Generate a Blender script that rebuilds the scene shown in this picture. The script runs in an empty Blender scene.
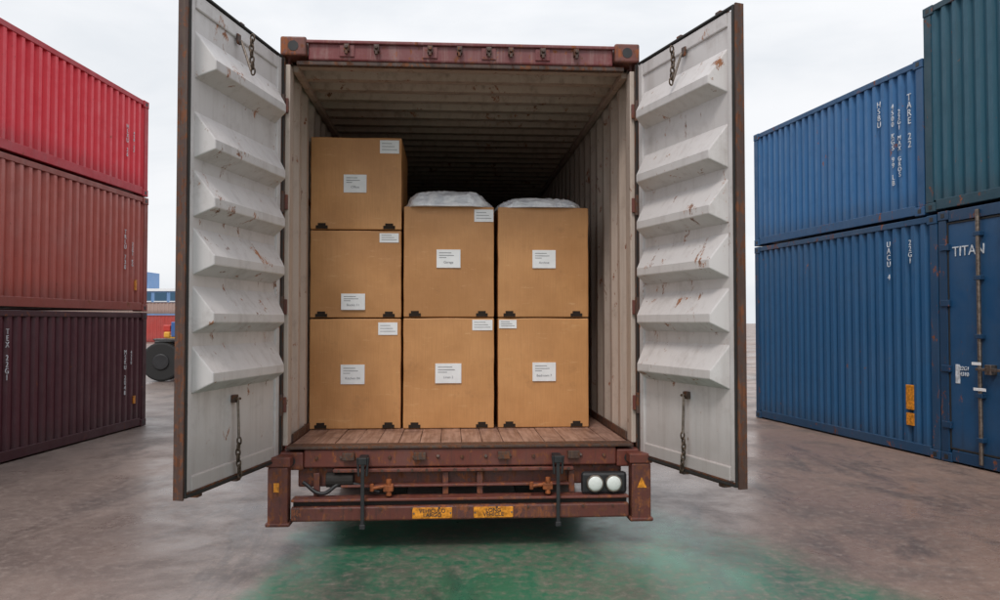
import bpy, bmesh, math, random
from mathutils import Vector, Matrix, noise as mnoise
random.seed(4)
R=math.radians
scene=bpy.context.scene
COL=scene.collection
# ---------------------------------------------------------------- materials
def nt(name):
    m=bpy.data.materials.new(name); m.use_nodes=True
    t=m.node_tree; b=t.nodes['Principled BSDF']; return m,t,b
def noise(t,vec,scale,detail=6,rough=.6,dist=0):
    n=t.nodes.new('ShaderNodeTexNoise'); n.inputs['Scale'].default_value=scale
    n.inputs['Detail'].default_value=min(detail,6); n.inputs['Roughness'].default_value=rough
    n.inputs['Distortion'].default_value=dist
    t.links.new(vec,n.inputs['Vector']); return n.outputs['Fac']
def mapping(t,vec,scale=(1,1,1),loc=(0,0,0)):
    n=t.nodes.new('ShaderNodeMapping'); n.inputs['Scale'].default_value=scale; n.inputs['Location'].default_value=loc
    t.links.new(vec,n.inputs['Vector']); return n.outputs['Vector']
def mrange(t,v,a,b,c=0,d=1):
    n=t.nodes.new('ShaderNodeMapRange'); n.interpolation_type='SMOOTHSTEP' if a<b else 'LINEAR'
    n.inputs['From Min'].default_value=a; n.inputs['From Max'].default_value=b
    n.inputs['To Min'].default_value=c; n.inputs['To Max'].default_value=d
    t.links.new(v,n.inputs['Value']); return n.outputs['Result']
def mth(t,op,a,b=None):
    n=t.nodes.new('ShaderNodeMath'); n.operation=op
    for i,v in enumerate((a,b)):
        if v is None: continue
        if isinstance(v,(int,float)): n.inputs[i].default_value=v
        else: t.links.new(v,n.inputs[i])
    return n.outputs[0]
def mix(t,f,a,b,bt='MIX'):
    n=t.nodes.new('ShaderNodeMixRGB'); n.blend_type=bt
    for i,v in enumerate((f,a,b)):
        if isinstance(v,(int,float)): n.inputs[i].default_value=v
        elif isinstance(v,tuple): n.inputs[i].default_value=(*v,1)
        else: t.links.new(v,n.inputs[i])
    return n.outputs[0]
def bump(t,b,h,s,d=.01):
    n=t.nodes.new('ShaderNodeBump'); n.inputs['Strength'].default_value=s; n.inputs['Distance'].default_value=d
    t.links.new(h,n.inputs['Height']); t.links.new(n.outputs[0],b.inputs['Normal'])
def objco(t): return t.nodes.new('ShaderNodeTexCoord').outputs['Object']

def paint(name,col,rust=.25,rough=.45,dirt=.35,dirtcol=(.12,.085,.06),rustcol=(.12,.04,.018),fade=.2,scale=1,seed=0,base_grime=None,streak=1):
    m,t,b=nt(name); o=objco(t); v=mapping(t,o,(1,1,1),(seed*7.3,seed*3.1,seed))
    big=noise(t,v,1.1*scale,3,.6)
    lum=sum(col)/3
    faded=tuple(min(1,c*.75+ (lum*.5+.06)*.5) for c in col)
    c=mix(t,mrange(t,big,.35,.75,0,fade*2),col,faded)
    st=noise(t,mapping(t,v,(9,9,.55)),1.6*scale,5,.65)
    c=mix(t,mrange(t,st,.48,.76,0,dirt*streak),c,dirtcol)
    med=noise(t,v,5*scale,6,.72)
    c=mix(t,mrange(t,med,.48,.8,0,dirt*.8),c,dirtcol)
    rs=noise(t,mapping(t,v,(1,1,.6)),9*scale,6,.75,.3)
    rm=mrange(t,mth(t,'ADD',rs,mth(t,'MULTIPLY',big,.25)),.80-rust*.22,.86-rust*.2)
    rc=mix(t,mrange(t,st,.35,.65),rustcol,(rustcol[0]*2.4,rustcol[1]*2.2,rustcol[2]*1.8))
    c=mix(t,rm,c,rc)
    if base_grime:   # splash dirt that gathers low down on the object
        s=t.nodes.new('ShaderNodeSeparateXYZ'); t.links.new(o,s.inputs[0])
        zz=mth(t,'ADD',s.outputs[2],mth(t,'MULTIPLY',mth(t,'SUBTRACT',med,.5),base_grime[1]-base_grime[0]))
        c=mix(t,mth(t,'MULTIPLY',mth(t,'SUBTRACT',1,mrange(t,zz,base_grime[0],base_grime[1])),base_grime[2]),c,dirtcol)
    t.links.new(c,b.inputs['Base Color'])
    t.links.new(mth(t,'ADD',mth(t,'MULTIPLY',rm,.35),mrange(t,med,.3,.7,rough-.08,rough+.15)),b.inputs['Roughness'])
    bump(t,b,mth(t,'ADD',big,mth(t,'MULTIPLY',rs,.25)),.4,.014)
    return m
def plain(name,col,rough=.6,metal=0,var=.25,ns=12):
    m,t,b=nt(name); v=objco(t)
    n=noise(t,v,ns,5,.65)
    c=mix(t,mrange(t,n,.3,.75),tuple(x*(1-var) for x in col),tuple(min(1,x*(1+var)) for x in col))
    t.links.new(c,b.inputs['Base Color']); b.inputs['Metallic'].default_value=metal
    t.links.new(mrange(t,n,.3,.7,max(.05,rough-.08),min(1,rough+.1)),b.inputs['Roughness'])
    bump(t,b,n,.15,.004)
    return m
def cardboard(seed):
    m,t,b=nt('cardboard_%d'%seed); v=mapping(t,objco(t),loc=(seed*3.7,seed*1.9,seed*.7))
    big=noise(t,v,1.7,4); fine=noise(t,mapping(t,v,(60,60,2.5)),2,4)
    k=1+.06*math.sin(seed*2.3)
    c=mix(t,mrange(t,big,.3,.7),(.47*k,.222*k,.078*k),(.60*k,.30*k,.115*k))
    c=mix(t,mrange(t,fine,.35,.7,0,.2),c,(.36,.16,.055))
    sc=noise(t,v,6,6,.78)
    c=mix(t,mrange(t,sc,.55,.76,0,.35),c,(.27,.125,.05))
    sc2=noise(t,mapping(t,v,(3,3,14)),2.2,6,.7)
    c=mix(t,mrange(t,sc2,.58,.74,0,.4),c,(.72,.46,.23))
    t.links.new(c,b.inputs['Base Color']); b.inputs['Roughness'].default_value=.5
    bump(t,b,mth(t,'ADD',mth(t,'MULTIPLY',fine,.15),mth(t,'ADD',big,mth(t,'MULTIPLY',sc,.15))),.4,.015)
    return m
M_RUST=paint('maroon_frame_paint',(.15,.036,.024),rust=.65,dirt=.75,dirtcol=(.055,.033,.026),fade=.3,scale=2.2,rough=.45)
M_HEAD=paint('maroon_header_paint',(.17,.034,.036),rust=.5,dirt=.6,dirtcol=(.30,.19,.175),fade=.4,scale=2.2,seed=3)
M_CHAS=paint('trailer_paint',(.115,.030,.021),rust=.8,dirt=.9,dirtcol=(.03,.021,.018),rustcol=(.10,.035,.017),fade=.2,scale=2.5,seed=5)
M_OUT=paint('container_outer_paint',(.2,.045,.035),rust=.35,seed=6)
M_WALL=paint('inner_wall_paint',(.49,.40,.34),rust=.3,dirt=.6,dirtcol=(.22,.15,.11),seed=8,rough=.5,streak=.6)
M_CEIL=paint('inner_ceiling_paint',(.42,.30,.24),rust=.35,dirt=.6,dirtcol=(.16,.10,.075),seed=9,rough=.5)
M_DOOR=paint('door_inner_paint',(.60,.57,.565),rust=.34,dirt=.62,dirtcol=(.31,.265,.245),rustcol=(.17,.075,.04),seed=11,rough=.36,fade=.1,base_grime=(.6,1.0,.5),streak=.55)
M_EDGE=paint('door_edge_rust',(.06,.03,.022),rust=.8,dirt=.6,rustcol=(.075,.028,.013),seed=12,scale=3)
M_RUB=plain('rubber_gasket',(.022,.02,.019),.7)
M_BLACK=plain('black_steel',(.02,.02,.022),.45)
M_STEEL=plain('worn_steel',(.23,.19,.16),.42,.8,.4,30)
M_CHAIN=plain('rusty_chain',(.10,.07,.05),.5,.6,.5,40)
M_TYRE=plain('tyre_rubber',(.02,.02,.02),.8)
M_YEL=plain('amber_reflector',(.66,.25,.02),.35,0,.5,30)
M_INK=plain('black_ink',(.03,.03,.035),.6)
M_PEN=plain('faded_print',(.25,.25,.27),.6)
M_LBL=plain('paper_label',(.82,.83,.84),.5,0,.05)
M_WHITE=plain('white_stencil',(.62,.66,.70),.6,0,.35,20)
M_SLOT_SHADE=plain('cutout_shade_paint',(.02,.011,.006),.9)  # near-black colour painting the shade inside the cartons' hand holes
M_DARK=plain('dark_underside',(.02,.016,.014),.8)
M_ORG=plain('rusty_handle',(.30,.085,.025),.6,.2,.5,25)
m,t,b=nt('floor_planks'); v=objco(t)
g=noise(t,mapping(t,v,(14,1.0,14)),3,5,.65); sc=noise(t,v,3.5,6,.75)
c=mix(t,mrange(t,g,.3,.7),(.24,.13,.095),(.46,.29,.23)); c=mix(t,mrange(t,sc,.45,.7,0,.8),c,(.13,.065,.05))
t.links.new(c,b.inputs['Base Color']); b.inputs['Roughness'].default_value=.42; bump(t,b,g,.4,.005); M_WOOD=m
m,t,b=nt('bag_plastic'); v=objco(t); g=noise(t,v,9,6,.6,1.2)
t.links.new(mix(t,mrange(t,g,.35,.65),(.62,.64,.68),(.85,.86,.88)),b.inputs['Base Color']); b.inputs['Roughness'].default_value=.25
bump(t,b,g,.8,.02); M_BAG=m
m,t,b=nt('lamp_lens'); b.inputs['Base Color'].default_value=(.72,.75,.72,1); b.inputs['Roughness'].default_value=.12
v=objco(t); bump(t,b,noise(t,v,60,2),.6,.004); M_LENS=m
m,t,b=nt('window_glass'); b.inputs['Base Color'].default_value=(.03,.09,.16,1); b.inputs['Roughness'].default_value=.12
v=objco(t); bump(t,b,noise(t,v,2,2),.05,.01); M_GLASS=m
# ---------------------------------------------------------------- mesh helpers
def empty(name,loc=(0,0,0),rz=0):
    e=bpy.data.objects.new(name,None); COL.objects.link(e); e.location=loc; e.rotation_euler=(0,0,rz); e.empty_display_size=.2
    return e
def link(name,me,mat,parent,bev=0,smooth=False):
    o=bpy.data.objects.new(name,me); COL.objects.link(o)
    if mat: me.materials.append(mat)
    if parent: o.parent=parent
    if bev:
        md=o.modifiers.new('b','BEVEL'); md.width=bev; md.segments=2; md.limit_method='ANGLE'; md.angle_limit=R(40)
    if smooth:
        for p in me.polygons: p.use_smooth=True
    return o
def frombm(name,bm,mat,parent,bev=0,smooth=False):
    bmesh.ops.recalc_face_normals(bm,faces=bm.faces)
    me=bpy.data.meshes.new(name); bm.to_mesh(me); bm.free(); return link(name,me,mat,parent,bev,smooth)
def addbox(bm,x,y,z,mtx=None):
    r=bmesh.ops.create_cube(bm,size=1)
    M=Matrix.Translation(((x[0]+x[1])/2,(y[0]+y[1])/2,(z[0]+z[1])/2))@Matrix.Diagonal((abs(x[1]-x[0]),abs(y[1]-y[0]),abs(z[1]-z[0]),1))
    if mtx: M=mtx@M
    bmesh.ops.transform(bm,matrix=M,verts=r['verts'])
def box(parent,name,mat,x,y,z,bev=.004):
    bm=bmesh.new(); addbox(bm,x,y,z); return frombm(name,bm,mat,parent,bev)
def boxes(parent,name,mat,lst,bev=.004):
    bm=bmesh.new()
    for q in lst: addbox(bm,*q)
    return frombm(name,bm,mat,parent,bev)
def addcyl(bm,p0,p1,r,seg=16,r2=None):
    p0=Vector(p0);p1=Vector(p1);d=p1-p0
    q=bmesh.ops.create_cone(bm,cap_ends=True,segments=seg,radius1=r,radius2=r if r2 is None else r2,depth=d.length)
    bmesh.ops.transform(bm,matrix=Matrix.Translation((p0+p1)/2)@d.to_track_quat('Z','Y').to_matrix().to_4x4(),verts=q['verts'])
def cyls(parent,name,mat,lst,bev=0):
    bm=bmesh.new()
    for q in lst: addcyl(bm,*q)
    return frombm(name,bm,mat,parent,bev)
def sheet(parent,name,mat,o,u,n,w,L,H,pitch,depth,fr=(.3,.2,.3,.2)):
    o,u,n,w=Vector(o),Vector(u),Vector(n),Vector(w)
    k=max(1,round(L/pitch)); p=L/k; pts=[]
    for i in range(k):
        s=i*p; pts+= [(s,0),(s+fr[0]*p,0),(s+(fr[0]+fr[1])*p,depth),(s+(fr[0]+fr[1]+fr[2])*p,depth)]
    pts.append((L,0))
    bm=bmesh.new(); prev=None
    for s,d in pts:
        a=bm.verts.new(o+u*s+n*d); b_=bm.verts.new(o+u*s+n*d+w*H)
        if prev: bm.faces.new((prev[0],a,b_,prev[1]))
        prev=(a,b_)
    return frombm(name,bm,mat,parent)
def text(parent,name,s,mat,loc,size,rot=(R(90),0,0),ext=.0015,sp=1.0,align='CENTER',bold=.004):
    cu=bpy.data.curves.new(name,'FONT'); cu.body=s; cu.size=size; cu.extrude=ext; cu.align_x=align; cu.align_y='CENTER'; cu.space_line=sp
    cu.offset=size*bold
    o=bpy.data.objects.new(name,cu); COL.objects.link(o); cu.materials.append(mat); o.parent=parent; o.location=loc; o.rotation_euler=rot
    return o
def chain(parent,name,mat,pts_start,length,link_l=.04,r=.0045,wob=.012):
    bm=bmesh.new(); x,y,z=pts_start; k=int(length/(link_l*.72))
    for i in range(k):
        cx=x+wob*math.sin(i*.7); cz=z-i*link_l*.72-link_l/2
        A=[];S=12
        for j in range(S):
            a=2*math.pi*j/S; px=link_l*.27*math.cos(a); pz=link_l*.5*math.sin(a)
            ring=[]
            for q in range(6):
                b2=2*math.pi*q/6; rr=r*math.cos(b2); nn=r*math.sin(b2)
                lx=px+rr*math.cos(a); lz=pz+rr*math.sin(a)
                if i%2: ring.append(bm.verts.new((cx+lx,y+nn,cz+lz)))
                else: ring.append(bm.verts.new((cx+nn,y+lx,cz+lz)))
            A.append(ring)
        for j in range(S):
            for q in range(6):
                bm.faces.new((A[j][q],A[(j+1)%S][q],A[(j+1)%S][(q+1)%6],A[j][(q+1)%6]))
    return frombm(name,bm,mat,parent,0,True)
def casting(parent,name,mat,x,y,z):
    o=box(parent,name,mat,x,y,z,.012)
    cx=(x[0]+x[1])/2; cz=(z[0]+z[1])/2; yy=min(y)
    w=(x[1]-x[0])*.2; h=(z[1]-z[0])*.27
    bm=bmesh.new(); addcyl(bm,(0,0.01,0),(0,-.0025,0),1,20)
    for v in bm.verts: v.co=Vector((cx+v.co.x*w,yy+v.co.y,cz+v.co.z*h))
    frombm(name+'_pocket',bm,M_BLACK,parent)
    return o
# ---------------------------------------------------------------- main container
YAW=R(3.66); MC=(-.2565,5.292,0)
cont=empty('open_shipping_container',MC,YAW)
LEN=12.19; FZ=.675; TOP=3.41; IW=1.18
box(cont,'rear_header',M_HEAD,(-1.04,1.04),(0,.09),(3.265,3.395),.012)
box(cont,'header_lip',M_HEAD,(-1.06,1.06),(-.022,.002),(3.375,3.398),.006)
box(cont,'header_lower_lip',M_EDGE,(-1.12,1.12),(.01,.06),(3.235,3.264),.005)
for i,(x0,x1) in enumerate(((-1.22,-1.048),(1.048,1.22))):
    casting(cont,'top_casting_%d'%i,M_RUST,(x0,x1),(-.03,.14),(3.285,3.415))
    casting(cont,'bottom_casting_%d'%i,M_RUST,(x0,x1),(-.03,.14),(.52,.64))
    s=-1 if i==0 else 1
    boxes(cont,'rear_post_%d'%i,M_EDGE,[((s*1.218,s*1.192),(0.0,.10),(.641,3.284))],.005)
    boxes(cont,'post_face_%d'%i,M_WALL,[((s*1.191,s*1.158),(0.006,.10),(.676,3.234))],.005)
    cyls(cont,'hinge_pins_%d'%i,M_EDGE,[((s*1.20,-.022,z-.07),(s*1.20,-.022,z+.07),.018) for z in (.95,1.6,2.3,2.95)])
    boxes(cont,'hinge_lugs_%d'%i,M_RUST,[((s*1.215,s*1.165),(-.018,.0),(z-.05,z+.05)) for z in (.95,1.6,2.3,2.95)],.004)
kp=[(-.78,1),(-.58,1),(-.22,1),(-.02,.8),(.18,1),(.33,.8),(.55,1),(.78,1)]
bm=bmesh.new()
for x,s in kp:
    addbox(bm,(x-.018,x+.018),(-.04,.0),(3.32,3.368)); addbox(bm,(x-.009,x+.009),(-.05,-.03),(3.298,3.325))
    addcyl(bm,(x,-.06,3.345),(x,-.035,3.345),.012)
frombm('cam_keepers',bm,M_EDGE,cont,.003)
boxes(cont,'keeper_plates',M_HEAD,[((x-.05,x+.05),(-.010,.0),(3.29,3.372)) for x,s in kp[::2]],.004)
box(cont,'rear_sill',M_RUST,(-1.045,1.045),(-.03,.08),(.535,.655),.01)
box(cont,'sill_tread',M_EDGE,(-1.157,1.157),(-.045,.10),(.658,.676),.003)
bm=bmesh.new()
for i in range(13):
    x=-.96+i*.16; addcyl(bm,(x,-.043,.60+.004*(i%3)),(x,-.028,.60),.012,10)
for x in (-.75,-.28,.28,.75):
    addbox(bm,(x-.04,x+.04),(-.065,-.03),(.585,.635))
frombm('sill_bolts',bm,M_EDGE,cont,.003)
bm=bmesh.new(); k=16; w=2.30/k
for i in range(k):
    x=-1.15+i*w; addbox(bm,(x+.002,x+w-.002),(.101,LEN-.1),(.65,.673+.0015*math.sin(i*2.1)))
frombm('floor_planks',bm,M_WOOD,cont,.002)
box(cont,'underfloor',M_DARK,(-1.15,1.15),(.09,LEN-.05),(.58,.645),0)
for s,nm in ((-1,'left'),(1,'right')):
    sheet(cont,nm+'_inner_wall',M_WALL,(s*(IW-.012),.103,.672),(0,1,0),(s,0,0),(0,0,1),LEN-.24,2.61,.29,.036,(.25,.18,.39,.18))
    sheet(cont,nm+'_outer_wall',M_OUT,(s*(IW+.0),.103,.672),(0,1,0),(s,0,0),(0,0,1),LEN-.24,2.61,.29,.036,(.25,.18,.39,.18))
    box(cont,nm+'_top_rail',M_OUT,(s*1.17,s*1.22),(.142,LEN-.14),(3.292,3.36),.006)
    box(cont,nm+'_bottom_rail',M_OUT,(s*1.17,s*1.22),(.142,LEN-.14),(.54,.665),.006)
    box(cont,nm+'_inner_top_rail',M_CEIL,(s*1.12,s*1.166),(.11,LEN-.1),(3.215,3.262),.01)
    box(cont,nm+'_inner_floor_rail',M_EDGE,(s*1.152,s*1.166),(.17,LEN-.1),(.674,.73),.004)
sheet(cont,'ceiling',M_CEIL,(-1.17,.10,3.250),(0,1,0),(0,0,1),(1,0,0),LEN-.2,2.34,.26,.048,(.3,.12,.46,.12))
sheet(cont,'roof',M_OUT,(-1.17,.10,3.33),(0,1,0),(0,0,1),(1,0,0),LEN-.2,2.34,.36,.03)
box(cont,'front_wall',M_CEIL,(-1.16,1.16),(LEN-.1,LEN),(.56,3.36))
def door(nm,hx,hy,ang,w,s):
    d=empty(nm,(hx,hy,.0),ang); d.parent=cont
    z0,z1=.60,3.265; T=.045
    box(d,'panel',M_DOOR,(.05,w-.055),(s*.012,s*.026),(z0+.05,z1-.05),0)
    boxes(d,'stiles',M_DOOR,[((.0,.06),(0,s*T),(z0,z1)),((w-.085,w-.025),(s*.002,s*T),(z0+.01,z1-.01))],.008)
    boxes(d,'rails',M_DOOR,[((.061,w-.086),(s*.001,s*T),(z0+.005,z0+.09)),((.061,w-.086),(s*.001,s*T),(z1-.09,z1-.005))],.008)
    boxes(d,'gasket',M_RUB,[((w-.024,w-.008),(-s*.012,s*T*.7),(z0-.012,z1+.010)),((.0,w-.03),(-s*.006,s*.02),(z0-.016,z0-.001)),((.0,w-.03),(-s*.006,s*.02),(z1+.001,z1+.014)),((-.018,-.001),(-s*.008,s*.03),(z0,z1))],.003)
    boxes(d,'rusty_edge',M_EDGE,[((w-.007,w+.006),(-s*.006,s*(T+.004)),(z0-.02,z1+.015)),((w-.036,w-.0255),(-s*.004,s*.001),(z0,z1)),
        ((.0,w-.12),(s*.021,s*(T+.004)),(z0-.03,z0-.0005)),((.0,w-.12),(s*.021,s*(T+.004)),(z1+.0005,z1+.02)),((.004,w-.03),(-s*.003,s*.0),(z0+.001,z0+.012)),((.002,.012),(-s*.003,s*.0),(z0+.015,z1-.01))],.002)
    bm=bmesh.new(); x0,x1=.07,w-.095
    for zc,h in ((2.93,.25),(2.50,.25),(2.185,.25),(1.875,.25),(1.565,.25),(1.245,.25)):
        dp=-s*.085; a=h/2
        B=[(x0,.0115*s,zc-a),(x1,.0115*s,zc-a),(x1,.0115*s,zc+a),(x0,.0115*s,zc+a)]
        U=[(x0+.05,dp,zc-a+.055),(x1-.05,dp,zc-a+.055),(x1-.05,dp,zc-a+.105),(x0+.05,dp,zc-a+.105)]
        vb=[bm.verts.new(p) for p in B]; vu=[bm.verts.new(p) for p in U]; bm.faces.new(vu)
        for i in range(4): bm.faces.new((vb[i],vb[(i+1)%4],vu[(i+1)%4],vu[i]))
    frombm('pressed_ridges',bm,M_DOOR,d,.006)
    cyls(d,'lock_rods',M_STEEL,[((x,s*(T+.026),z0-.03),(x,s*(T+.026),z1+.03),.014) for x in (w*.42,w*.80)])
    boxes(d,'rod_guides',M_RUST,[((x-.05,x+.05),(s*(T+.001),s*(T+.042)),(z-.03,z+.03)) for x in (w*.42,w*.80) for z in (.8,1.4,2.0,2.6,3.1)],.004)
    box(d,'outer_skin',M_OUT,(.02,w-.03),(s*(T-.016),s*(T-.003)),(z0+.02,z1-.02),0)
    boxes(d,'cams',M_EDGE,[((x-.02,x+.03),(s*.03,s*(T+.04)),(z,z+.02)) for x in (w*.42,w*.80) for z in (z1+.03,z0-.05)],.004)
    cx=w*.53
    boxes(d,'chain_bracket',M_EDGE,[((cx-.025,cx+.025),(-s*.014,s*.011),(1.03,1.075)),((cx-.02,cx+.02),(-s*.012,s*.0),(3.14,3.20))],.004)
    cyls(d,'latch_rod',M_STEEL,[((cx,-s*.030,.82),(cx,-s*.022,1.06),.008,8),((cx+.0,-s*.085,2.98),(cx,-s*.022,3.16),.008,8)])
    cyls(d,'latch_hook',M_CHAIN,[((cx-.03,-s*.02,1.05),(cx+.03,-s*.02,1.05),.008,8)])
    chain(d,'chain',M_CHAIN,(cx,-s*.032,.83),.25,.045,.0055)
    chain(d,'top_chain',M_CHAIN,(cx+.015,-s*.10,3.19),.24,.045,.0055)
    return d
door('right_door',1.205,-.03,math.atan2(-1.0,.36)-YAW,1.085,1)
door('left_door',-1.205,-.03,math.atan2(-1.15,-.18)-YAW,1.15,-1)

# ---------------------------------------------------------------- trailer
tr=empty('container_trailer',MC,YAW)
for s,nm in ((-1,'left'),(1,'right')):
    x=(s*1.255,s*1.125)
    boxes(tr,nm+'_end_post',M_CHAS,[(x,(-.14,-.032),(.185,.56)),((s*1.268,s*1.11),(-.15,-.03),(.178,.205))],.01)
    boxes(tr,nm+'_post_cap',M_RUST,[((s*1.265,s*1.11),(-.145,-.034),(.56,.625))],.008)
box(tr,'bumper_beam',M_CHAS,(-1.108,1.108),(-.13,-.04),(.205,.30),.012)
box(tr,'bumper_lip',M_RUST,(-1.108,1.108),(-.125,-.0),(.33,.348),.005)
boxes(tr,'bumper_web',M_DARK,[((-1.1,1.1),(-.09,-.02),(.301,.329))],.0)
box(tr,'bolster_beam',M_CHAS,(-1.09,1.09),(.02,.16),(.40,.528),.01)
boxes(tr,'bolster_flange',M_RUST,[((-.85,.75),(-.055,.018),(.505,.528)),((-.80,.72),(-.05,.018),(.405,.422))],.005)
boxes(tr,'uprights',M_CHAS,[((x,x+.04),(-.03,.0),(.349,.50)) for x in (-.98,-.13,.1,.72)],.005)
bm=bmesh.new()
for i in range(22):
    x=-1.0+i*.095+random.uniform(-.01,.01)
    addcyl(bm,(x,-.062 if -.85<x<.75 else .012,.517),(x,.02,.517),.010,8)
    if i%2: addcyl(bm,(x,-.138,.285),(x,-.12,.285),.008,8)
frombm('beam_bolts',bm,M_EDGE,tr)
boxes(tr,'main_beams',M_DARK,[((-.5,-.38),(.17,11.8),(.30,.52)),((.38,.5),(.17,11.8),(.30,.52))]+[((-1.1,1.1),(y,y+.08),(.42,.52)) for y in (2,4,6,8,10,11.5)],.004)
bm=bmesh.new()
for y in (2.0,2.9): addcyl(bm,(-1.0,y,.27),(1.0,y,.27),.05)
frombm('axles',bm,M_DARK,tr)
for i,(sx,y) in enumerate([(s,y) for s in (-1,1) for y in (2.0,2.9)]):
    bm=bmesh.new(); addcyl(bm,(sx*.78,y,.262),(sx*1.08,y,.262),.26,32); frombm('tyre_%d'%i,bm,M_TYRE,tr,.03)
    bm=bmesh.new(); addcyl(bm,(sx*1.05,y,.262),(sx*1.09,y,.262),.13,24); frombm('hub_%d'%i,bm,M_STEEL,tr,.01)
boxes(tr,'mud_flaps',M_RUB,[((-1.08,-.74),(1.55,1.56),(.10,.42)),((.74,1.08),(1.55,1.56),(.10,.42))],0)
boxes(tr,'landing_legs',M_DARK,[((-.75,-.63),(9.6,9.72),(.02,.5)),((.63,.75),(9.6,9.72),(.02,.5)),((-.82,-.56),(9.5,9.82),(0,.02)),((.56,.82),(9.5,9.82),(0,.02))])
for i,x in enumerate((-.195,.205)):
    box(tr,'reflector_%d'%i,M_YEL,(x-.13,x+.13),(-.136,-.131),(.217,.288),.004)
    text(tr,'reflector_text_%d'%i,'VEHICULO\nLARGO'if i==0 else 'LONG\nVEHICLE',M_INK,(x,-.1365,.252),.036,sp=.75)
    cyls(tr,'reflector_screws_%d'%i,M_STEEL,[((x+q,-.14,.252),(x+q,-.134,.252),.006,8) for q in (-.12,.12)])
box(tr,'lamp_housing',M_BLACK,(.80,1.105),(-.09,-.03),(.35,.495),.02)
for i,x in enumerate((.885,1.01)):
    bm=bmesh.new(); addcyl(bm,(x,-.118,.425),(x,-.088,.425),.057,28); frombm('lamp_rim_%d'%i,bm,M_STEEL,tr,.004)
    bm=bmesh.new(); bmesh.ops.create_uvsphere(bm,u_segments=24,v_segments=12,radius=.049)
    for v_ in bm.verts: v_.co=Vector((x+v_.co.x,-.115+v_.co.y*.35,.425+v_.co.z))
    frombm('lamp_lens_%d'%i,bm,M_LENS,tr,0,True)
for i,x in enumerate((-.50,.55)):
    bm=bmesh.new(); addcyl(bm,(x-.09,-.1,.41),(x+.05,-.1,.43),.012); addcyl(bm,(x+.02,-.1,.36),(x+.02,-.1,.47),.018); addbox(bm,(x-.015,x+.05),(-.12,-.06),(.39,.43)); addcyl(bm,(x-.09,-.1,.39),(x-.09,-.1,.44),.014)
    frombm('twistlock_handle_%d'%i,bm,M_ORG,tr,.004)
for i,x in enumerate((-.645,.63)):
    bm=bmesh.new(); addbox(bm,(x-.012,x+.012),(-.165,-.15),(.17,.60)); addbox(bm,(x-.028,x+.028),(-.17,-.033),(.575,.62)); addbox(bm,(x-.018,x+.018),(-.17,-.14),(.16,.19))
    addcyl(bm,(x-.035,-.155,.62),(x-.025,-.155,.50),.008); addcyl(bm,(x+.035,-.155,.62),(x+.025,-.155,.50),.008)
    frombm('hanging_strap_%d'%i,bm,M_BLACK,tr,.004)
bm=bmesh.new(); vs=[bm.verts.new(p) for p in ((1.16,-.1425,.40),(1.225,-.1425,.40),(1.19,-.1425,.47))]; bm.faces.new(vs); frombm('warning_sticker',bm,M_YEL,tr)
box(tr,'number_sticker',M_YEL,(-1.215,-1.18),(-.1435,-.1405),(.40,.46),.002)
cu=bpy.data.curves.new('air_hose','CURVE'); cu.dimensions='3D'; cu.bevel_depth=.013
sp=cu.splines.new('BEZIER'); P=[(-1.05,-.02,.44),(-.92,-.05,.37),(-.8,-.03,.43),(-.55,-.02,.37)]; sp.bezier_points.add(3)
for p,q in zip(sp.bezier_points,P): p.co=q; p.handle_left_type=p.handle_right_type='AUTO'
o=bpy.data.objects.new('air_hose',cu); COL.objects.link(o); o.parent=tr; cu.materials.append(M_BLACK)
bm=bmesh.new(); addcyl(bm,(-.9,.0,.45),(-.72,.0,.45),.05); frombm('air_valve',bm,M_DARK,tr,.006)

# ---------------------------------------------------------------- cardboard boxes
FY=.80; cy,sy=math.cos(YAW),math.sin(YAW)
def xl(px,y=FY):   # column edge measured on the photograph -> metres across the container floor
    k=(px-500)/782; return (k*(MC[1]+y*cy)-MC[0]+y*sy)/(cy-k*sy)
cols={'L':(-1.16,xl(401.0),305,401),'M':(xl(403.5),xl(494),403,494),'R':(xl(498),xl(588.5),498,588)}
BX=[('L',FZ,1.525,318,426,(338,363,363,382),(377,398,321,334)),
    ('L',1.530,2.209,230,317,(338,363,293,309),(378,399,232,242)),
    ('L',2.214,2.935,137,230,(340,364,175,193),(378,399,139,153)),
    ('M',FZ,1.530,318,425,(435,461,362,381),(472,493,319,330)),
    ('M',1.535,2.40,207,317,(436,460,250,268),(474,494,209,222)),
    ('R',FZ,1.530,318,424,(532,555,361,379),(499,517,319,328)),
    ('R',1.535,2.40,207,317,(532,555,250,268),None)]
words=['Kitchen 04','Books 11','Office','Linen 2','Garage','Bedroom 7','Archive']
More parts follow.
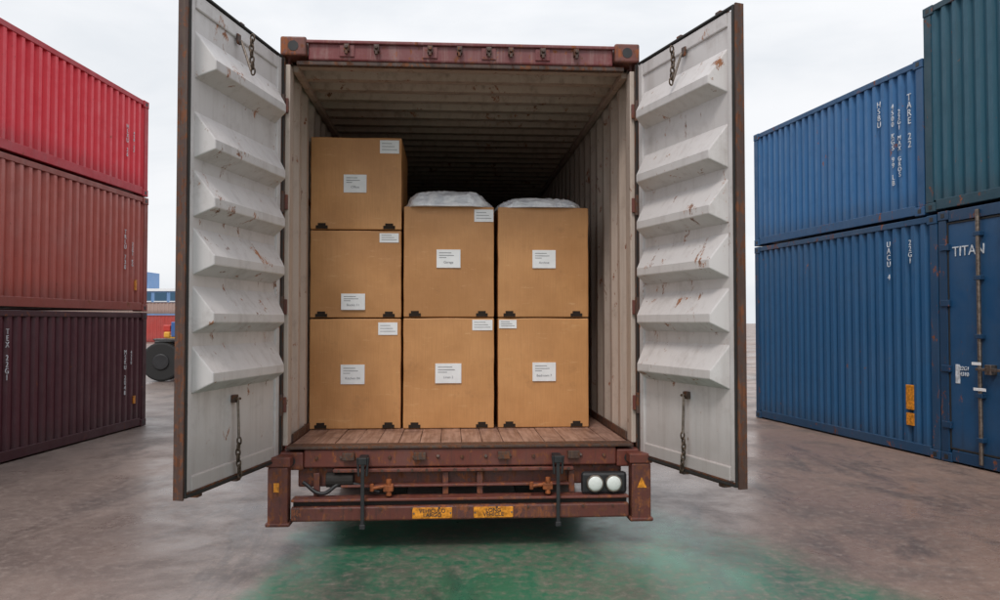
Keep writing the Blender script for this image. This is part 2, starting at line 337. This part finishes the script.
for i,(c,z0,z1,y0,y1,lb,cr) in enumerate(BX):
    xa,xb,pa,pb=cols[c]; H=z1-z0; W=xb-xa
    yo=FY+random.uniform(-.012,.012)
    e=empty('cardboard_box',MC,YAW)
    bm=bmesh.new(); addbox(bm,(xa,xb),(yo,yo+.85),(z0+.002,z1-.002))
    bmesh.ops.subdivide_edges(bm,edges=bm.edges[:],cuts=13,use_grid_fill=True)
    for v_ in bm.verts:
        fx=(v_.co.x-xa)/W; fz=(v_.co.z-z0)/H
        if abs(v_.co.y-yo)<.001: v_.co.y+= -.008*math.sin(math.pi*fx)*math.sin(math.pi*fz)+.004*mnoise.noise(Vector((fx*4+i*5,fz*4,0)))
        if abs(v_.co.x-xa)<.001 or abs(v_.co.x-xb)<.001: v_.co.x+=.004*mnoise.noise(Vector((fz*5+i*3,fx,1)))
        if fz>.99: v_.co.z+=.003*mnoise.noise(Vector((fx*3+i,v_.co.y,2)))
    frombm('carton',bm,cardboard(i+1),e,.007)
    yf=yo-.0125
    def rect(nm,mat,a,b_,c_,d_,yy=yf,th=.004):
        return box(e,nm,mat,(a,b_),(yy-th,yy+th*2),(c_,d_),0)
    def PX(p): return xa+(p-pa)/(pb-pa)*W
    def PZ(q): return z0+(y1-q)/(y1-y0)*H
    a,b_,c_,d_=PX(lb[0]),PX(lb[1]),PZ(lb[3]),PZ(lb[2])
    o=rect('label',M_LBL,a,b_,c_,d_)
    text(e,'label_text',words[i],M_PEN,((a+b_)/2,yf-.0052,c_+(d_-c_)*.30),.026,ext=.0003,bold=0)
    for j,(f,q) in enumerate(((.80,.05),(.66,.03),(.54,.09))):
        rect('label_line_%d'%j,M_PEN,a+.02,b_-.02-q,c_+(d_-c_)*f,c_+(d_-c_)*f+.005,yf-.0042,.0006)
    if cr:
        a,b_,c_,d_=PX(cr[0]),PX(cr[1]),PZ(cr[3]),PZ(cr[2])
        rect('corner_label',M_LBL,a,b_-.005,c_,d_-.006,yo-.003,.003)
        for j in range(3): rect('corner_line_%d'%j,M_PEN,a+.015,b_-.02-.02*j,c_+(d_-c_)*(.25+.22*j),c_+(d_-c_)*(.25+.22*j)+.004,yo-.0062,.0006)
    for f0,f1 in ((.06,.19),(.80,.93)):
        rect('slot_shade_%.2f'%f0,M_SLOT_SHADE,xa+W*f0,xa+W*f1,z0+.006,z0+.032,yo-.001,.0035)  # raised dark strip painted as hand-hole shade; the carton itself is uncut
        rect('slotb_shade_%.2f'%f0,M_SLOT_SHADE,xa+W*(f0+f1)/2-.03,xa+W*(f0+f1)/2+.03,z0+.032,z0+.050,yo-.001,.0035)  # upper tab of the same painted hole shade
for xa,xb in ((-1.12,-.45),(-.40,.27),(.3,.97)):
    for z0,z1 in ((FZ,1.45),(1.452,2.2)):
        e=empty('cardboard_box',MC,YAW); box(e,'carton',bpy.data.materials['cardboard_3'],(xa,xb),(1.75,2.5),(z0+.002,z1),.006)
        box(e,'tape',M_ORG,((xa+xb)/2-.03,(xa+xb)/2+.03),(1.746,2.4),(z0+.02,z1+.002),0)
def bag(xc,w,h,seed,z,yc):
    e=empty('plastic_bag',MC,YAW)
    bm=bmesh.new(); bmesh.ops.create_icosphere(bm,subdivisions=6,radius=1)
    for v_ in bm.verts:
        p=v_.co.copy()
        q=Vector([math.copysign(abs(c)**.6,c) for c in p])
        d=1+.07*mnoise.noise(p*1.8+Vector((seed,0,0)))
        rg=1-abs(mnoise.noise(Vector((p.x*3.2+seed,p.y*3.2,p.z*2))))*2
        rg2=1-abs(mnoise.noise(Vector((p.x*8+seed,p.y*8,p.z*6))))*2
        edge=max(0,1-abs(p.x)**3)*max(.0,1-abs(p.y)**4)
        zz=max(q.z,-.15)*h*(.35+.65*edge)+ (0.022*rg+.009*rg2)*(1 if q.z>0 else .3)*(.4+.6*edge)
        v_.co=Vector((xc+q.x*w*d,yc+q.y*.36*d,z+max(zz,.002*(1+p.x))))
    frombm('bag_body',bm,M_BAG,e,0,True)
bag(-.10,.355,.125,2.0,2.395,1.10)
bag(.63,.345,.075,7.0,2.395,1.12)

# ---------------------------------------------------------------- stacked containers
def stacked(loc,rz,L,W,z0,H,col,seed,pitch=.17,marks=(),rust=.2,dirt=.3,door_face=False,depth=.03,fade=.2):
    e=empty('shipping_container',(loc[0],loc[1],z0),rz)
    dc=tuple(c*.35+.015 for c in col)
    m=paint('container_paint_%d'%seed,col,rust=rust,dirt=dirt,dirtcol=dc,seed=seed,fade=fade,rough=.42,base_grime=(.05,.4,.6))
    m2=paint('container_rail_%d'%seed,tuple(c*.6 for c in col),rust=rust+.25,dirt=dirt+.2,dirtcol=dc,seed=seed+20,rough=.5)
    P=.11; br=.11; tr_=.07; g=.006
    cz=.10; cw=.15
    bm=bmesh.new()
    for x in (0,L-cw):
        for y in (0,W-.14):
            for z in (g,H-cz-g):
                addbox(bm,(x,x+cw),(y-.006 if y==0 else y,y+.14),(z,z+cz))
    frombm('corner_castings',bm,m2,e,.008)
    bm=bmesh.new()
    for x in (0,L-cw):
        for z in (g,H-cz-g):
            addbox(bm,(x+cw*.32,x+cw*.68),(-.0085,.0),(z+cz*.25,z+cz*.75))
    frombm('casting_pockets',bm,M_BLACK,e,.003)
    boxes(e,'corner_posts',m2,[((x,x+P),(y,y+.1),(cz+g+.001,H-cz-g-.001)) for x in (0.002,L-P-.002) for y in (.001,W-.101)],.006)
    if not door_face:
        boxes(e,'side_rails',m2,[((cw,L-cw),(.003,.05),(.02,.02+br)),((cw,L-cw),(.003,.05),(H-tr_-.01,H-.012))],.006)
        sheet(e,'side_panel',m,(P,.012,.13),(1,0,0),(0,1,0),(0,0,1),L-2*P,H-.20,pitch,depth,(.36,.14,.36,.14))
    else:
        boxes(e,'end_frame',m2,[((cw,L-cw),(.003,.08),(.02,.14)),((cw,L-cw),(.003,.08),(H-.13,H-.012))],.006)
        boxes(e,'door_leaves',m,[((P+.004,L/2-.008),(.022,.06),(.145,H-.135)),((L/2+.008,L-P-.004),(.022,.06),(.145,H-.135))],.006)
        boxes(e,'door_seals',M_RUB,[((P+.001,P+.02),(.014,.023),(.145,H-.135)),((L/2-.02,L/2+.02),(.014,.023),(.145,H-.135)),((P,L-P),(.014,.021),(.146,.165)),((P,L-P),(.014,.021),(H-.155,H-.136))],.002)
        rods=[.56,.90,L-.90,L-.56]
        cyls(e,'lock_rods',M_STEEL,[((x,-.012,.05),(x,-.012,H-.05),.02) for x in rods])
        boxes(e,'rod_brackets',m2,[((x-.045,x+.045),(-.035,.022),(z-.022,z+.022)) for x in rods for z in (.3,.75,1.35,1.95,H-.3)],.004)
        boxes(e,'door_handles',M_STEEL,[((x-.02,x+.30),(-.05,-.035),(z-.014,z+.014)) for x,z in ((.56,1.02),(.90,1.22),(L-.9,1.02))]+[((x+.1,x+.18),(-.052,.022),(z-.05,z+.05)) for x,z in ((.56,1.02),(.90,1.22))],.004)
        boxes(e,'lock_plates',M_LBL,[((.50,.62),(-.056,-.052),(1.06,1.09)),((.50,.66),(-.04,-.036),(.80,.83))],.002)
        boxes(e,'hinges',m2,[((.03,.15),(-.012,.022),(z-.035,z+.035)) for z in (.4,1.0,1.7,H-.4)],.005)
    boxes(e,'end_wall',m,[((.03,.06),(.10,W-.10),(.11,H-.08)),((L-.06,L-.03),(.10,W-.10),(.11,H-.08))],0)
    boxes(e,'roof_floor_back',m,[((.05,L-.05),(.05,W-.05),(H-.07,H-.04)),((.05,L-.05),(.05,W-.05),(.05,.09)),((P,L-P),(W-.06,W-.03),(.09,H-.07))],0)
    boxes(e,'end_rails',m2,[((x,x+.06),(.14,W-.14),z) for x in (.002,L-.062) for z in ((.02,.12),(H-.09,H-.012))],.005)
    for x,z,s,sz,vert in marks:
        body='\n'.join(s) if vert else s
        text(e,'marking',body,M_WHITE,(x,-.0 if not door_face else .018,z),sz,sp=.82 if vert else 1,ext=.003,bold=0)
    return e
da=math.atan2(1,.033); st=(-5.14-.033*6.06,11.39-6.06)
S1=stacked(st,da,6.06,2.44,0,1.64,(.080,.015,.026),1,.155,marks=((5.46,.80,'MSKU 2048',.085,True),(3.0,1.15,'TEX 22G1',.085,True),(5.62,1.0,'4310',.06,True)),rust=.12,depth=.038)
S2=stacked(st,da,6.06,2.44,1.645,1.66,(.44,.095,.07),2,.155,marks=((5.42,.85,'TRLU 730',.085,True),(5.62,.8,'22G1 KG',.06,True)),rust=.15,fade=.35,depth=.038)
S3=stacked((st[0],st[1]),da,6.04,2.44,3.31,1.40,(.76,.035,.06),3,.155,marks=((5.44,.7,'HLXU 36',.08,True),(5.62,.72,'450 22',.06,True)),rust=.05,fade=.1,dirt=.2,depth=.038)
boxes(S1,'orange_plate',M_YEL,[((5.70,5.75),(-.004,.012),(.35,.46))],.002)
boxes(S2,'orange_plate',M_YEL,[((5.70,5.75),(-.004,.012),(.30,.45)),],.002)
dx,dy=.191,-.9816; rb=math.atan2(dy,dx); F=(4.03,12.35)
def along(s): return (F[0]+dx*s,F[1]+dy*s)
S4=stacked(along(0),rb,3.90,2.44,0,2.68,(.010,.088,.215),4,.155,marks=((3.12,2.22,'UACU 4',.095,True),(3.48,2.3,'22G1',.085,True)),rust=.15,fade=.12,depth=.038)
S5=stacked(along(0),rb,3.72,2.44,2.685,1.78,(.018,.125,.31),5,.155,marks=((2.98,1.32,'HSBU',.10,True),(3.22,.9,'4500 KGS 99 LB',.085,True),(3.33,.9,'22G1 MAX GROS',.075,True),(3.50,1.12,'TARE 22',.11,True)),rust=.12,fade=.12,depth=.038)
boxes(S4,'orange_sticker',M_YEL,[((3.38,3.50),(-.002,.012),(.50,.78)),((3.38,3.50),(-.002,.012),(.32,.46))],.002)
S6=stacked(along(3.915),rb,2.44,6.06,0,2.70,(.008,.07,.175),6,door_face=True,marks=((.40,2.24,'TITAN',.15,False),(.32,.98,'22G1\n4310',.06,False)),rust=.15)
S7=stacked(along(3.735),rb,6.06,2.44,2.705,2.30,(.007,.078,.125),7,.155,rust=.1,fade=.05,depth=.038)
box(S6,'data_plate',M_WHITE,(.20,.26),(.016,.0215),(.85,1.05),.002)

# ---------------------------------------------------------------- distance
S8=stacked((-36,58),0,12.2,2.44,0,2.0,(.42,.05,.04),8,.28)
S9=stacked((-36,60),0,12.2,2.44,2.11,.9,(.35,.28,.24),9,.28)
bl=empty('office_building',(-66,120,0))
M_BW=paint('building_wall',(.14,.27,.5),rust=0,dirt=.1)
box(bl,'walls',M_BW,(0,30),(0,12),(0,6.2),0)
box(bl,'roof_parapet',M_LBL,(-.2,30.2),(-.2,12.2),(6.2,6.6),0)
boxes(bl,'windows',M_GLASS,[((1+i*2.4,2.8+i*2.4),(-.08,.02),(z,z+1.3)) for i in range(12) for z in (1,3,4.7)],0)
boxes(bl,'window_frames',M_LBL,[((.9+i*2.4,2.9+i*2.4),(-.12,.01),(z-.12,z-.002)) for i in range(12) for z in (1,3,4.7)],0)
box(bl,'door',M_BLACK,(29.0,29.9),(-.06,.0),(0,2.2),0)
box(bl,'stair_tower',M_BW,(8.5,11.5),(1,5),(6.61,9.2),0)
tt=empty('terminal_tractor',(-8.48,19.6,0),R(6))
for i,(x,y) in enumerate(((0,0),(0,2.0),(2.9,0),(2.9,2.0))):
    bm=bmesh.new(); addcyl(bm,(x,y-.02,.5),(x,y+.32,.5),.49,36); frombm('tyre_%d'%i,bm,M_TYRE,tt,.05)
    bm=bmesh.new(); addcyl(bm,(x,y-.05,.5),(x,y+.02,.5),.2,24); frombm('hub_%d'%i,bm,M_BLACK,tt,.02)
M_TB=paint('tractor_blue',(.03,.12,.35),rust=.1); M_TY=paint('tractor_yellow',(.7,.35,.03),rust=.1); M_TR=paint('tractor_red',(.5,.04,.03),rust=.1)
boxes(tt,'frame',M_BLACK,[((-.75,4.6),(.45,.75),(.55,.8)),((-.75,4.6),(1.6,1.9),(.55,.8)),((-.3,.2),(.3,2.0),(.5,.7))],.02)
boxes(tt,'fender',M_BLACK,[((-.2,.6),(-.02,.36),(1.03,1.08)),((-.3,.5),(.4,1.9),(.82,1.02))],.03)
boxes(tt,'fifth_wheel',M_TY,[((-.05,.6),(.6,1.7),(1.03,1.16)),((.05,.2),(.0,.1),(1.10,1.25))],.03)
boxes(tt,'tail_board',M_TB,[((-.30,-.22),(.5,2.3),(.7,.98)),((.22,.45),(.02,.2),(1.12,1.5))],.02)
boxes(tt,'marker_box',M_TR,[((.02,.2),(.05,.2),(1.26,1.42))],.02)
boxes(tt,'cab',M_TB,[((2.0,4.3),(-.05,1.3),(.82,1.6)),((2.05,2.15),(0,1.25),(1.6,2.6)),((4.1,4.2),(0,1.25),(1.6,2.6)),((2.0,4.25),(-.05,1.3),(2.6,2.75))],.04)
boxes(tt,'cab_glass',M_GLASS,[((2.15,4.1),(.02,.05),(1.6,2.6)),((2.15,4.1),(1.2,1.23),(1.6,2.6))],0)
cyls(tt,'exhaust',M_STEEL,[((1.8,1.5,.8),(1.8,1.5,2.9),.07)])

# ---------------------------------------------------------------- ground
bm=bmesh.new(); bmesh.ops.create_grid(bm,x_segments=2,y_segments=2,size=700)
m,t,b=nt('concrete_yard'); v=objco(t)
sx=t.nodes.new('ShaderNodeSeparateXYZ'); t.links.new(v,sx.inputs[0]); X,Y=sx.outputs[0],sx.outputs[1]
big=noise(t,v,.28,4,.6,.4); med=noise(t,v,1.3,6,.7,.3); fin=noise(t,v,14,6,.78); grit=noise(t,v,90,3,.7)
stain=noise(t,mapping(t,v,(1,.35,1),(5,2,0)),1.1,6,.74,.8)
c=mix(t,mrange(t,big,.35,.65),(.17,.135,.12),(.25,.195,.17))
side=mrange(t,X,-3,4)
c=mix(t,mth(t,'MULTIPLY',side,.7),c,(.28,.17,.125))
c=mix(t,mrange(t,med,.42,.68,0,.75),c,(.10,.074,.065))
c=mix(t,mrange(t,stain,.50,.64,0,.65),c,(.07,.055,.05))
c=mix(t,mrange(t,fin,.48,.7,0,.5),c,(.35,.285,.25))
c=mix(t,mrange(t,grit,.52,.68,0,.5),c,(.05,.043,.04))
wob=mth(t,'MULTIPLY',mth(t,'SUBTRACT',noise(t,v,1.6,6,.65),.5),.7)
gx=mth(t,'ADD',X,wob); gy=mth(t,'ADD',Y,wob)
gm=mth(t,'MULTIPLY',mrange(t,gx,-1.5,-1.3),mth(t,'SUBTRACT',1,mrange(t,mth(t,'ADD',gx,mth(t,'MULTIPLY',gy,.5)),4.0,4.7)))
gm=mth(t,'MULTIPLY',gm,mth(t,'SUBTRACT',1,mrange(t,gy,6.3,6.8)))
wear=mrange(t,mth(t,'ADD',mth(t,'MULTIPLY',med,.5),mth(t,'MULTIPLY',fin,.5)),.42,.60,1,.30)
gm=mth(t,'MULTIPLY',gm,wear)
gc=mix(t,mrange(t,stain,.4,.65),(.028,.15,.082),(.03,.085,.058))
c=mix(t,gm,c,gc)
t.links.new(c,b.inputs['Base Color'])
t.links.new(mrange(t,mth(t,'ADD',mth(t,'MULTIPLY',big,.4),mth(t,'ADD',mth(t,'MULTIPLY',med,.4),mth(t,'MULTIPLY',fin,.2))),.38,.62,.24,.58),b.inputs['Roughness'])
bump(t,b,mth(t,'ADD',mth(t,'MULTIPLY',fin,.35),med),.28,.007)
frombm('ground',bm,m,None)

# ---------------------------------------------------------------- sky / light
w=bpy.data.worlds.new('World'); scene.world=w; w.use_nodes=True; t=w.node_tree
bg=t.nodes['Background']
EL,AZ=R(52),R(195)
sky=t.nodes.new('ShaderNodeTexSky'); sky.sky_type='NISHITA'; sky.sun_disc=False; sky.sun_elevation=EL; sky.sun_rotation=AZ; sky.dust_density=4
tc=t.nodes.new('ShaderNodeTexCoord').outputs['Generated']
sp_=t.nodes.new('ShaderNodeSeparateXYZ'); t.links.new(tc,sp_.inputs[0])
cl=noise(t,mapping(t,tc,(1,1,3)),1.6,6,.55,.3)
base=mix(t,mrange(t,cl,.35,.68),(8.2,8.6,9.1),(10.3,10.4,10.6))
grad=mrange(t,sp_.outputs[2],0.25,.95,1.0,1.45)
vm=t.nodes.new('ShaderNodeVectorMath'); vm.operation='SCALE'; t.links.new(base,vm.inputs[0]); t.links.new(grad,vm.inputs['Scale'])
col=mix(t,.92,sky.outputs[0],vm.outputs[0])
t.links.new(col,bg.inputs['Color']); bg.inputs['Strength'].default_value=.098
ld=bpy.data.lights.new('sun','SUN'); ld.energy=1.5; ld.angle=R(14); ld.color=(1,.95,.89)
lo=bpy.data.objects.new('sun',ld); COL.objects.link(lo)
d=Vector((-.28*math.cos(EL),-.96*math.cos(EL),math.sin(EL)))
lo.rotation_euler=d.to_track_quat('Z','Y').to_euler()
# ---------------------------------------------------------------- camera
cd=bpy.data.cameras.new('camera'); cd.lens=28.15; cd.sensor_width=36; cd.clip_end=2000; cd.clip_start=.05
co=bpy.data.objects.new('camera',cd); COL.objects.link(co); co.location=(0,0,1.5); co.rotation_euler=(R(90+1.6),0,0)
scene.camera=co
scene.view_settings.view_transform='Standard'; scene.view_settings.look='None'; scene.view_settings.exposure=0
